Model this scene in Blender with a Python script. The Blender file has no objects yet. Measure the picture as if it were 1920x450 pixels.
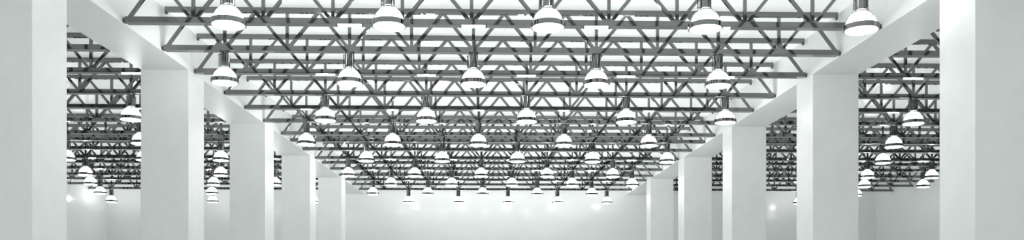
import bpy, bmesh, math, random
from mathutils import Vector, Matrix

random.seed(7)
SC = bpy.context.scene
COL = SC.collection
S = 3.0                     # metres per lamp spacing across the hall
EYE = 1.6                   # camera height
CX = 2.6332                 # camera, measured across from the left row's inner face


def wx(X):
    return (X - CX) * S


def wz(h):
    return EYE + h * S


# depth of every truss from the camera (in lamp spacings)
D = [5.2082, 6.0086, 6.7138, 7.4349, 8.2565, 8.9433, 9.6731, 10.4837, 10.9837,
     11.7007, 12.521, 13.018, 13.7127, 14.4995, 15.1316, 15.8666, 16.6751]
BACK = 17.45
FRONT = -2.0
H_CHORD = 1.860             # underside of the bottom chords
H_BEAM = 1.857
H_ROOF = 2.215
H_LAMP = 1.622              # centre of the lamps' chrome rings
XL, XR = 0.005, 5.506       # inner faces of the two beams
XLO, XRO = -0.407, 5.918    # outer faces
WALL_L, WALL_R = -5.345, 10.86

# ------------------------------------------------------------------ materials


def new_mat(name):
    m = bpy.data.materials.new(name)
    m.use_nodes = True
    nt = m.node_tree
    return m, nt, nt.nodes['Principled BSDF']


def plaster(name, col, rough=0.3, amp=0.03, scale=1.2, bump=0.02, spec=0.5):
    m, nt, b = new_mat(name)
    tc = nt.nodes.new('ShaderNodeTexCoord')
    n1 = nt.nodes.new('ShaderNodeTexNoise')
    n1.inputs['Scale'].default_value = scale
    n1.inputs['Detail'].default_value = 6
    n1.inputs['Roughness'].default_value = 0.65
    nt.links.new(tc.outputs['Object'], n1.inputs['Vector'])
    r = nt.nodes.new('ShaderNodeValToRGB')
    r.color_ramp.elements[0].position = 0.3
    r.color_ramp.elements[1].position = 0.7
    r.color_ramp.elements[0].color = (*[c * (1 - amp) for c in col], 1)
    r.color_ramp.elements[1].color = (*[min(1, c * (1 + amp)) for c in col], 1)
    nt.links.new(n1.outputs['Fac'], r.inputs['Fac'])
    nt.links.new(r.outputs['Color'], b.inputs['Base Color'])
    n2 = nt.nodes.new('ShaderNodeTexNoise')
    n2.inputs['Scale'].default_value = scale * 18
    n2.inputs['Detail'].default_value = 4
    nt.links.new(tc.outputs['Object'], n2.inputs['Vector'])
    bp = nt.nodes.new('ShaderNodeBump')
    bp.inputs['Strength'].default_value = bump
    bp.inputs['Distance'].default_value = 0.02
    nt.links.new(n2.outputs['Fac'], bp.inputs['Height'])
    nt.links.new(bp.outputs['Normal'], b.inputs['Normal'])
    b.inputs['Roughness'].default_value = rough
    b.inputs['Specular IOR Level'].default_value = spec
    return m


def metal(name, col, rough, scale=4.0, var=0.04):
    m, nt, b = new_mat(name)
    b.inputs['Base Color'].default_value = (*col, 1)
    b.inputs['Metallic'].default_value = 1.0
    tc = nt.nodes.new('ShaderNodeTexCoord')
    n = nt.nodes.new('ShaderNodeTexNoise')
    n.inputs['Scale'].default_value = scale
    nt.links.new(tc.outputs['Object'], n.inputs['Vector'])
    mr = nt.nodes.new('ShaderNodeMapRange')
    mr.inputs['To Min'].default_value = max(0.0, rough - var)
    mr.inputs['To Max'].default_value = rough + var
    nt.links.new(n.outputs['Fac'], mr.inputs['Value'])
    nt.links.new(mr.outputs['Result'], b.inputs['Roughness'])
    return m


M_WALL = plaster('white_wall_plaster', (0.80, 0.820, 0.812), rough=0.17, amp=0.012, scale=0.5, bump=0.0, spec=0.28)
M_COLUMN = plaster('white_column_plaster', (0.845, 0.86, 0.854), rough=0.35, amp=0.03, scale=1.6, bump=0.05, spec=0.3)
M_BEAM = plaster('white_beam_plaster', (0.80, 0.820, 0.812), rough=0.38, amp=0.012, scale=0.8, bump=0.0, spec=0.1)


def sheet(name, clear):
    """thin white roof sheet, translucency added so sky light brightens the hall"""
    m = plaster(name, (0.80, 0.82, 0.81), rough=0.35, amp=0.01, scale=0.4, bump=0.0)
    nt = m.node_tree
    b = nt.nodes['Principled BSDF']
    tl = nt.nodes.new('ShaderNodeBsdfTranslucent')
    tl.inputs['Color'].default_value = (0.80, 0.820, 0.812, 1)
    mx = nt.nodes.new('ShaderNodeMixShader')
    mx.inputs['Fac'].default_value = clear
    nt.links.new(b.outputs['BSDF'], mx.inputs[1])
    nt.links.new(tl.outputs['BSDF'], mx.inputs[2])
    nt.links.new(mx.outputs['Shader'], nt.nodes['Material Output'].inputs['Surface'])
    return m


M_ROOF = sheet('roof_sheet_added_light', 0.35)  # invented translucency turns the nave roof into a daylight source
M_ROOF_DIMMED = sheet('roof_sheet_dimmed', 0.2)  # same roof with less light let in, to darken the aisles
M_PALE = plaster('white_enamel', (0.80, 0.82, 0.81), rough=0.35, amp=0.01, scale=0.4, bump=0.0)
M_FLOOR = plaster('pale_floor_screed', (0.84, 0.855, 0.85), rough=0.3, amp=0.04, scale=0.6, bump=0.01)
M_STEEL = metal('polished_grey_steel', (0.195, 0.201, 0.199), 0.06, var=0.015)
M_DARK = metal('dark_steel', (0.10, 0.105, 0.105), 0.25)
M_CHROME = metal('chrome', (0.22, 0.225, 0.225), 0.06, var=0.02)
M_BLACK = metal('black_collar', (0.03, 0.03, 0.03), 0.3)



def glow(name, strength, clear):
    """frosted lamp glass: glows itself and lets part of the bulb's light straight through"""
    m, nt, b = new_mat(name)
    b.inputs['Base Color'].default_value = (0.9, 0.9, 0.9, 1)
    b.inputs['Roughness'].default_value = 0.15
    b.inputs['Emission Color'].default_value = (1, 1, 0.995, 1)
    b.inputs['Emission Strength'].default_value = strength
    tr = nt.nodes.new('ShaderNodeBsdfTransparent')
    mx = nt.nodes.new('ShaderNodeMixShader')
    mx.inputs['Fac'].default_value = clear
    nt.links.new(b.outputs['BSDF'], mx.inputs[1])
    nt.links.new(tr.outputs['BSDF'], mx.inputs[2])
    nt.links.new(mx.outputs['Shader'], nt.nodes['Material Output'].inputs['Surface'])
    return m


M_GLOW = glow('frosted_dome_glass', 2.8, 0.65)
M_LENS = glow('frosted_lens_glass', 2.2, 0.12)
BULB = bpy.data.lights.new('bulb', 'POINT')
BULB.energy = 32.0
BULB.color = (1, 1, 0.995)
BULB.shadow_soft_size = 0.09

# ------------------------------------------------------------------ mesh helpers


def mesh_of(name, bm, mat, smooth=False):
    bmesh.ops.recalc_face_normals(bm, faces=bm.faces)
    me = bpy.data.meshes.new(name)
    bm.to_mesh(me)
    bm.free()
    me.materials.append(mat)
    if smooth:
        for p in me.polygons:
            p.use_smooth = True
    return me


def link(name, me, parent=None, loc=(0, 0, 0)):
    o = bpy.data.objects.new(name, me)
    COL.objects.link(o)
    o.location = loc
    if parent:
        o.parent = parent
    return o


def tag(o, label=None, cat=None, group=None, kind=None):
    if label: o['label'] = label
    if cat: o['category'] = cat
    if group: o['group'] = group
    if kind: o['kind'] = kind
    return o


def box_bm(x0, x1, y0, y1, z0, z1, bev=0.0, bm=None):
    bm2 = bmesh.new()
    bmesh.ops.create_cube(bm2, size=1)
    for v in bm2.verts:
        v.co = Vector(((x0 + x1) / 2 + v.co.x * (x1 - x0), (y0 + y1) / 2 + v.co.y * (y1 - y0),
                       (z0 + z1) / 2 + v.co.z * (z1 - z0)))
    if bev:
        bmesh.ops.bevel(bm2, geom=list(bm2.edges), offset=bev, segments=1, affect='EDGES')
    return bm2


def lathe_bm(prof, n=40, bm=None, closed=False):
    """profile of (r, z), spun around z; r = 0 ends become poles"""
    bm = bm or bmesh.new()
    rings = []
    for r, z in prof:
        if r < 1e-6:
            rings.append([bm.verts.new((0, 0, z))])
        else:
            rings.append([bm.verts.new((r * math.cos(2 * math.pi * k / n), r * math.sin(2 * math.pi * k / n), z)) for k in range(n)])
    pairs = list(zip(rings[:-1], rings[1:]))
    if closed:
        pairs.append((rings[-1], rings[0]))
    for a, c in pairs:
        for k in range(n):
            k2 = (k + 1) % n
            if len(a) == 1 and len(c) == 1:
                continue
            if len(a) == 1:
                bm.faces.new((a[0], c[k], c[k2]))
            elif len(c) == 1:
                bm.faces.new((a[k], a[k2], c[0]))
            else:
                bm.faces.new((a[k], a[k2], c[k2], c[k]))
    return bm


def tube_bm(pts, r, n=8, bm=None):
    bm = bm or bmesh.new()
    pts = [Vector(p) for p in pts]
    rings = []
    for i, p in enumerate(pts):
        t = (pts[min(i + 1, len(pts) - 1)] - pts[max(i - 1, 0)]).normalized()
        up = Vector((0, 0, 1)) if abs(t.z) < 0.9 else Vector((1, 0, 0))
        u = t.cross(up).normalized()
        v = t.cross(u).normalized()
        rings.append([bm.verts.new(p + u * r * math.cos(2 * math.pi * k / n) + v * r * math.sin(2 * math.pi * k / n)) for k in range(n)])
    for a, c in zip(rings[:-1], rings[1:]):
        for k in range(n):
            bm.faces.new((a[k], a[(k + 1) % n], c[(k + 1) % n], c[k]))
    bm.faces.new(rings[0])
    bm.faces.new(rings[-1])
    return bm


def strut_bm(xa, za, xb, zb, width, depth):
    """flat bar from (xa,za) to (xb,zb) in the truss plane, cut level at both ends"""
    L = math.hypot(xb - xa, zb - za)
    hw = width / 2 * L / abs(zb - za)
    bm = bmesh.new()
    vs = []
    for y in (-depth / 2, depth / 2):
        vs.append([bm.verts.new((x, y, z)) for x, z in ((xa - hw, za), (xa + hw, za), (xb + hw, zb), (xb - hw, zb))])
    a, c = vs
    bm.faces.new(a)
    bm.faces.new(c[::-1])
    for k in range(4):
        bm.faces.new((a[k], c[k], c[(k + 1) % 4], a[(k + 1) % 4]))
    return bm


# ------------------------------------------------------------------ the setting
def struct(name, x0, x1, y0, y1, z0, z1, mat):
    bm = box_bm(-(x1 - x0) / 2, (x1 - x0) / 2, -(y1 - y0) / 2, (y1 - y0) / 2, -(z1 - z0) / 2, (z1 - z0) / 2)
    o = link(name, mesh_of(name, bm, mat), loc=((x0 + x1) / 2, (y0 + y1) / 2, (z0 + z1) / 2))
    return tag(o, kind='structure')


x0, x1 = wx(WALL_L), wx(WALL_R)
y0, y1 = FRONT * S, BACK * S
zr = wz(H_ROOF)
struct('floor', x0 - 0.3, x1 + 0.3, y0, y1 + 0.3, -0.3, 0, M_FLOOR)
for Xa, Xb, m in ((WALL_L - 0.1, (XLO + XL) / 2, M_ROOF_DIMMED), ((XLO + XL) / 2, (XR + XRO) / 2, M_ROOF), ((XR + XRO) / 2, WALL_R + 0.1, M_ROOF_DIMMED)):
    bm = bmesh.new()
    bmesh.ops.create_grid(bm, x_segments=1, y_segments=1, size=0.5)
    for v in bm.verts:
        v.co.x *= (Xb - Xa) * S
        v.co.y *= y1 - y0 + 0.6
    tag(link('ceiling', mesh_of('ceiling', bm, m), loc=((wx(Xa) + wx(Xb)) / 2, (y0 + y1) / 2, zr)), kind='structure')
# opening added above the unseen front wall to brighten the column fronts
struct('wall_front', x0 - 0.3, x1 + 0.3, y0 - 0.3, y0, 0, zr - 2.6, M_WALL)
struct('wall_back', x0 - 0.3, x1 + 0.3, y1, y1 + 0.3, 0, zr, M_WALL)
struct('wall_left', x0 - 0.3, x0, y0, y1, 0, zr, M_WALL)
struct('wall_right', x1, x1 + 0.3, y0, y1, 0, zr, M_WALL)

# two long beams on rows of square columns
zb = wz(H_BEAM)
for nm, X0, X1, side in (('left', XLO, XL, 'left'), ('right', XR, XRO, 'right')):
    bm = box_bm(-(X1 - X0) / 2 * S, (X1 - X0) / 2 * S, 0, y1 - y0, 0, zr - zb)
    o = link('ceiling_beam', mesh_of('ceiling_beam', bm, M_BEAM), loc=(wx((X0 + X1) / 2), y0, zb))
    tag(o, 'long white ceiling beam resting on the %s row of square columns' % side, 'beam', 'white ceiling beams', 'thing')

COLD = [4.8200, 7.2835, 9.7455, 12.1600, 14.7140]
ORD = ['first', 'second', 'third', 'fourth', 'fifth', 'sixth', 'seventh', 'eighth', 'ninth', 'tenth', 'eleventh',
       'twelfth', 'thirteenth', 'fourteenth', 'fifteenth', 'sixteenth', 'seventeenth']
cw = (XL - XLO) * S
bm = box_bm(-cw / 2, cw / 2, 0, 0.39 * S, 0, zb, bev=0.006)
me_col = mesh_of('square_column', bm, M_COLUMN)
NEAR = ['widest and nearest, cut by the photo edge', 'second from the front', 'third from the front', 'fourth from the front', 'narrowest and farthest']
for side, X0, X1 in (('left', XLO, XL), ('right', XR, XRO)):
    for i, d in enumerate(COLD):
        o = link('square_column', me_col, loc=(wx((X0 + X1) / 2), d * S, 0))
        tag(o, 'white square column in the %s row, %s' % (side, NEAR[i]), 'column', 'white square columns', 'thing')

# ------------------------------------------------------------------ roof trusses
CH_H, CH_D = 0.041 * S, 0.072 * S          # bottom chord section
TC_H, TC_D = 0.041 * S, 0.030 * S          # top chord section
T_H = (H_ROOF - H_CHORD) * S               # full truss height
W_W, W_D = 0.0245 * S, 0.020 * S           # web bars
GAP = 0.020 * S              # chords stop short of the wall


def make_truss_meshes(Xa, Xb, nodes, key):
    """parts of one truss spanning Xa..Xb with bottom nodes at the given places; x = 0 at Xa"""
    L = (Xb - Xa) * S - 2 * GAP
    parts = []
    parts.append(('bottom_chord', mesh_of('bottom_chord', box_bm(GAP, GAP + L, -CH_D / 2, CH_D / 2, 0, CH_H, bev=0.004), M_STEEL), (0, 0, 0)))
    parts.append(('top_chord', mesh_of('top_chord', box_bm(GAP, GAP + L, -TC_D / 2, TC_D / 2, T_H - TC_H - 0.003, T_H - 0.003, bev=0.003), M_STEEL), (0, 0, 0)))
    za, zt = CH_H, T_H - TC_H - 0.003
    vm = mesh_of('vertical_bar', box_bm(-W_W / 2, W_W / 2, -W_D / 2 + 0.002, W_D / 2 - 0.002, za, zt), M_STEEL)
    off_b, off_t = 0.017 * S, 0.010 * S
    half = 0.25 * S
    dr = mesh_of('diagonal_bar', strut_bm(off_b, za, half - off_t, zt, W_W, W_D), M_STEEL)
    dl = mesh_of('diagonal_bar', strut_bm(-off_b, za, -half + off_t, zt, W_W, W_D), M_STEEL)
    for X in nodes:
        p = ((X - Xa) * S, 0, 0)
        parts.append(('vertical_bar', vm, p))
        parts.append(('diagonal_bar', dl, p))
        parts.append(('diagonal_bar', dr, p))
    # end bars: from the outermost top joint down to the wall
    x_top = (nodes[0] - Xa) * S - half + off_t * -1
    parts.append(('diagonal_bar', mesh_of('diagonal_bar', strut_bm(0.040 * S, za, x_top, zt, W_W, W_D), M_STEEL), (0, 0, 0)))
    x_top = (nodes[-1] - Xa) * S + half + off_t
    parts.append(('diagonal_bar', mesh_of('diagonal_bar', strut_bm(L + GAP - 0.018 * S, za, x_top, zt, W_W, W_D), M_STEEL), (0, 0, 0)))
    bm = box_bm(-GAP / 2 + 0.002, GAP / 2 - 0.001, -CH_D / 2 + 0.05, CH_D / 2 - 0.05, 0.01, CH_H - 0.02, bev=0.003)
    pl = mesh_of('end_shade_plate', bm, M_DARK)  # dark stub bridging the gap, stands in for contact shade at the wall
    bm = strut_bm(0.0, T_H - TC_H - 0.05, 0.0, T_H - TC_H - 0.004, 0.05, TC_D * 0.8)
    br = mesh_of('end_bracket', bm, M_DARK)
    for x, sg in ((GAP / 2, 1), ((Xb - Xa) * S - GAP / 2, -1)):
        parts.append(('end_shade_plate', pl, (x, 0, 0)))
        parts.append(('end_bracket', br, (x + sg * (GAP / 2 + 0.03), 0, 0)))
    return parts


def place_truss(parts, Xa, d, label, group):
    e = bpy.data.objects.new('roof_truss', None)
    COL.objects.link(e)
    e.empty_display_size = 0.2
    e.location = (wx(Xa), d * S, wz(H_CHORD))
    tag(e, label, 'truss', group)
    for nm, me, p in parts:
        link(nm, me, e, p)
    return e


main_parts = make_truss_meshes(XL, XR, [0.5 * n for n in range(1, 11)], 'middle')
left_nodes = [-4.906 + 0.5 * k for k in range(9)]
right_nodes = [6.418 + 0.5 * k for k in range(9)]
left_parts = make_truss_meshes(WALL_L, XLO, left_nodes, 'left')
right_parts = make_truss_meshes(XRO, WALL_R, right_nodes, 'right')
for j, d in enumerate(D):
    if j == 0:
        lab = 'grey steel roof truss carrying the nearest row of lamps'
    elif j == 16:
        lab = 'grey steel roof truss of the middle bay, farthest, just before the back wall'
    elif j % 2:
        lab = 'grey steel roof truss without lamps, %s from the front in the middle bay' % ORD[j]
    else:
        lab = 'grey steel roof truss with hanging lamps, %s from the front in the middle bay' % ORD[j]
    place_truss(main_parts, XL, d, lab, 'roof trusses of the middle bay')
for side, parts, Xa in (('left', left_parts, WALL_L), ('right', right_parts, XRO)):
    for j, d in enumerate(D):
        if j == 0:
            continue
        lab = 'dark steel roof truss beyond the %s columns, %s' % (side, 'farthest, by the back wall' if j == 16 else ORD[j - 1] + ' from the front')
        place_truss(parts, Xa, d, lab, 'roof trusses of the %s aisle' % side)

# ------------------------------------------------------------------ pendant lamps
HANG = (H_CHORD - H_LAMP) * S              # ring centre to chord underside


def sp(prof):
    return [(r * S, z * S) for r, z in prof]


def make_lamp_meshes():
    P = []
    # glowing dome
    prof = [(0.030, 0.004)]
    prof = []
    for k in range(0, 13):
        z = 0.004 + (0.1045 - 0.004) * k / 12
        r = 0.0945 * math.sqrt(max(0, 1 - (z / 0.1105) ** 2))
        prof.append((r, z))
    P.append(('glass_dome', mesh_of('glass_dome', lathe_bm(sp(prof), 48), M_GLOW, True), None))
    # lens under the ring
    prof = [(0.0985, 0.003), (0.0990, -0.0165), (0.0965, -0.0195), (0.088, -0.0210), (0.06, -0.0220), (0.03, -0.0224), (0, -0.0225)]
    P.append(('lens', mesh_of('lens', lathe_bm(sp(prof), 48), M_LENS, True), None))
    # chrome ring
    rnd = random.Random(3)
    prof = [(0.0995, -0.0155), (0.1075, -0.0155), (0.1090, -0.0135), (0.1090, 0.0155), (0.1075, 0.0175), (0.0995, 0.0175)]
    n, angs, t = 72, [], 0.0
    for k in range(n):
        angs.append(t)
        t += 0.5 + rnd.random()
    angs = [x * 2 * math.pi / t for x in angs]
    wob = [rnd.uniform(-0.0014, 0.0014) for k in range(n)]      # uneven flats added to break the ring's reflections into streaks
    bm = bmesh.new()
    rings = []
    for r, z in prof:
        rings.append([bm.verts.new(((r + (wob[k] if r > 0.1 else 0)) * S * math.cos(angs[k]), (r + (wob[k] if r > 0.1 else 0)) * S * math.sin(angs[k]), z * S)) for k in range(n)])
    for a_, c_ in zip(rings, rings[1:] + rings[:1]):
        for k in range(n):
            bm.faces.new((a_[k], a_[(k + 1) % n], c_[(k + 1) % n], c_[k]))
    P.append(('chrome_ring', mesh_of('chrome_ring', bm, M_CHROME), None))
    # three lugs between dome and ring
    bm = bmesh.new()
    for a in (26, 146, 266):
        t = math.radians(a)
        c, s_ = math.sin(t), -math.cos(t)
        tube_bm([(c * 0.092 * S, s_ * 0.092 * S, -0.003 * S), (c * 0.099 * S, s_ * 0.099 * S, -0.003 * S)], 0.004 * S, 8, bm)
    P.append(('ring_lug', mesh_of('ring_lug', bm, M_CHROME), 'chrome_ring'))
    # collar on top of the dome
    prof = [(0, 0.1060), (0.0325, 0.1060), (0.0335, 0.1070), (0.0335, 0.1105), (0.031, 0.1115), (0, 0.1115)]
    P.append(('white_collar', mesh_of('white_collar', lathe_bm(sp(prof), 32), M_PALE), None))
    prof = [(0.0290, 0.1010), (0.0345, 0.1005), (0.0350, 0.1055), (0.0290, 0.1055)]
    P.append(('black_seal', mesh_of('black_seal', lathe_bm(sp(prof), 32, closed=True), M_BLACK), 'white_collar'))
    # ribbed chrome housing
    bm = bmesh.new()
    n = 48
    zs = [0.1115, 0.1150, 0.230, 0.2335]
    rings = []
    for iz, z in enumerate(zs):
        ring = []
        for k in range(n):
            r = 0.0365 if (k // 2) % 2 == 0 else 0.0335
            if iz in (0, 3):
                r -= 0.003
            ring.append(bm.verts.new((r * S * math.cos(2 * math.pi * k / n), r * S * math.sin(2 * math.pi * k / n), z * S)))
        rings.append(ring)
    for a, c in zip(rings[:-1], rings[1:]):
        for k in range(n):
            bm.faces.new((a[k], a[(k + 1) % n], c[(k + 1) % n], c[k]))
    bm.faces.new(rings[0])
    bm.faces.new(rings[-1])
    P.append(('ribbed_housing', mesh_of('ribbed_housing', bm, M_CHROME), None))
    # mounting cap against the chord
    prof = [(0, 0.2335), (0.039, 0.2335), (0.040, 0.2345), (0.040, HANG / S - 0.0003), (0, HANG / S - 0.0003)]
    P.append(('mounting_cap', mesh_of('mounting_cap', lathe_bm(sp(prof), 32), M_CHROME), None))
    # three bracket arms: hanging rod, clips and a wire bow down to the ring
    for a in (26, 146, 266):
        t = math.radians(a)
        c, s_ = math.sin(t), -math.cos(t)

        def pt(r, z):
            return (c * r * S, s_ * r * S, z * S)
        bm = bmesh.new()
        tube_bm([pt(0.0485, 0.223), pt(0.0485, 0.112)], 0.0026 * S, 8, bm)
        tube_bm([pt(0.0415, 0.226), pt(0.0415, 0.115)], 0.0014 * S, 6, bm)
        tube_bm([pt(0.034, 0.213), pt(0.053, 0.213)], 0.0022 * S, 6, bm)
        tube_bm([pt(0.034, 0.121), pt(0.053, 0.121)], 0.0022 * S, 6, bm)
        path = [pt(0.0485, 0.114)]
        for k in range(0, 11):
            z = 0.098 - (0.098 - 0.010) * k / 10
            r = 0.1035 * math.sqrt(max(0, 1 - (z / 0.114) ** 2)) + 0.0005
            path.append(pt(max(r, 0.0495), z))
        tube_bm(path, 0.0021 * S, 8, bm)
        P.append(('bracket_arm', mesh_of('bracket_arm', bm, M_BLACK, True), None))
    return P


LAMP = make_lamp_meshes()


def place_lamp(X, d, label, group):
    e = bpy.data.objects.new('pendant_lamp', None)
    COL.objects.link(e)
    e.empty_display_size = 0.2
    e.location = (wx(X), d * S, wz(H_LAMP))
    tag(e, label, 'lamp', group)
    made = {}
    for nm, me, par in LAMP:
        made[nm] = link(nm, me, made[par] if par else e)
    link('bulb', BULB, e, (0, 0, 0.045 * S))
    return e


PLACE = ['leftmost', 'second from left', 'middle one', 'second from right', 'rightmost']
for r in range(9):
    first = 2 if r % 2 == 0 else 1
    for i in range(5):
        n = first + 2 * i
        place_lamp(n / 2.0, D[2 * r], 'white dome pendant lamp, %s of five in the %s nave row from front' % (PLACE[i], ORD[r]),
                   'pendant lamps of the middle bay')

LEFT_LAMPS = [(2, -0.906), (3, -1.406), (4, -0.906), (4, -1.906), (4, -2.906), (5, -1.406), (5, -3.406), (6, -0.906),
              (6, -1.906), (6, -3.906), (7, -2.406), (7, -4.406), (8, -0.906), (8, -2.906), (8, -4.906)]
RIGHT_LAMPS = [(2, 6.918), (3, 7.418), (4, 7.918), (5, 8.418), (5, 9.418), (6, 8.918), (6, 9.918), (7, 9.418), (8, 8.918)]
for side, lst in (('left', LEFT_LAMPS), ('right', RIGHT_LAMPS)):
    for r, X in lst:
        row = [x for q, x in lst if q == r]
        row.sort(key=lambda x: abs(x - (XLO if side == 'left' else XRO)))
        k = row.index(X)
        where = '' if len(row) == 1 else (', ' + {2: ['nearer the columns', 'nearer the outer wall'], 3: ['nearest the columns', 'middle one', 'nearest the outer wall']}[len(row)][k])
        place_lamp(X, D[2 * r], 'white dome lamp beyond the %s columns, %s lamp row%s' % (side, ORD[r], where),
                   'pendant lamps of the %s aisle' % side)

# ------------------------------------------------------------------ daylight above the roof
w = bpy.data.worlds.new('World')
SC.world = w
w.use_nodes = True
bg = w.node_tree.nodes['Background']
bg.inputs['Color'].default_value = (0.97, 1.0, 0.99, 1)
bg.inputs['Strength'].default_value = 0.92

# ------------------------------------------------------------------ camera
cam = bpy.data.cameras.new('Camera')
co = bpy.data.objects.new('Camera', cam)
COL.objects.link(co)
cam.sensor_fit = 'HORIZONTAL'
cam.sensor_width = 36.0
cam.lens = 36.0 * 1550.0 / 1920.0
cam.shift_x = 0.0
cam.shift_y = (529.82 - 225.0) / 1920.0
cam.clip_end = 500
co.location = (0, 0, EYE)
co.rotation_euler = (math.pi / 2, 0, -0.0267)
SC.camera = co

SC.view_settings.view_transform = 'Standard'
SC.view_settings.look = 'None'
SC.view_settings.gamma = 1
SC.view_settings.use_curve_mapping = False
SC.view_settings.exposure = 1.0
SC.cycles.use_denoising = True
SC.cycles.max_bounces = 10
SC.cycles.diffuse_bounces = 6
SC.cycles.glossy_bounces = 6
SC.cycles.sample_clamp_indirect = 8
SC.cycles.caustics_reflective = True
SC.cycles.blur_glossy = 1.0
SC.cycles.caustics_refractive = False
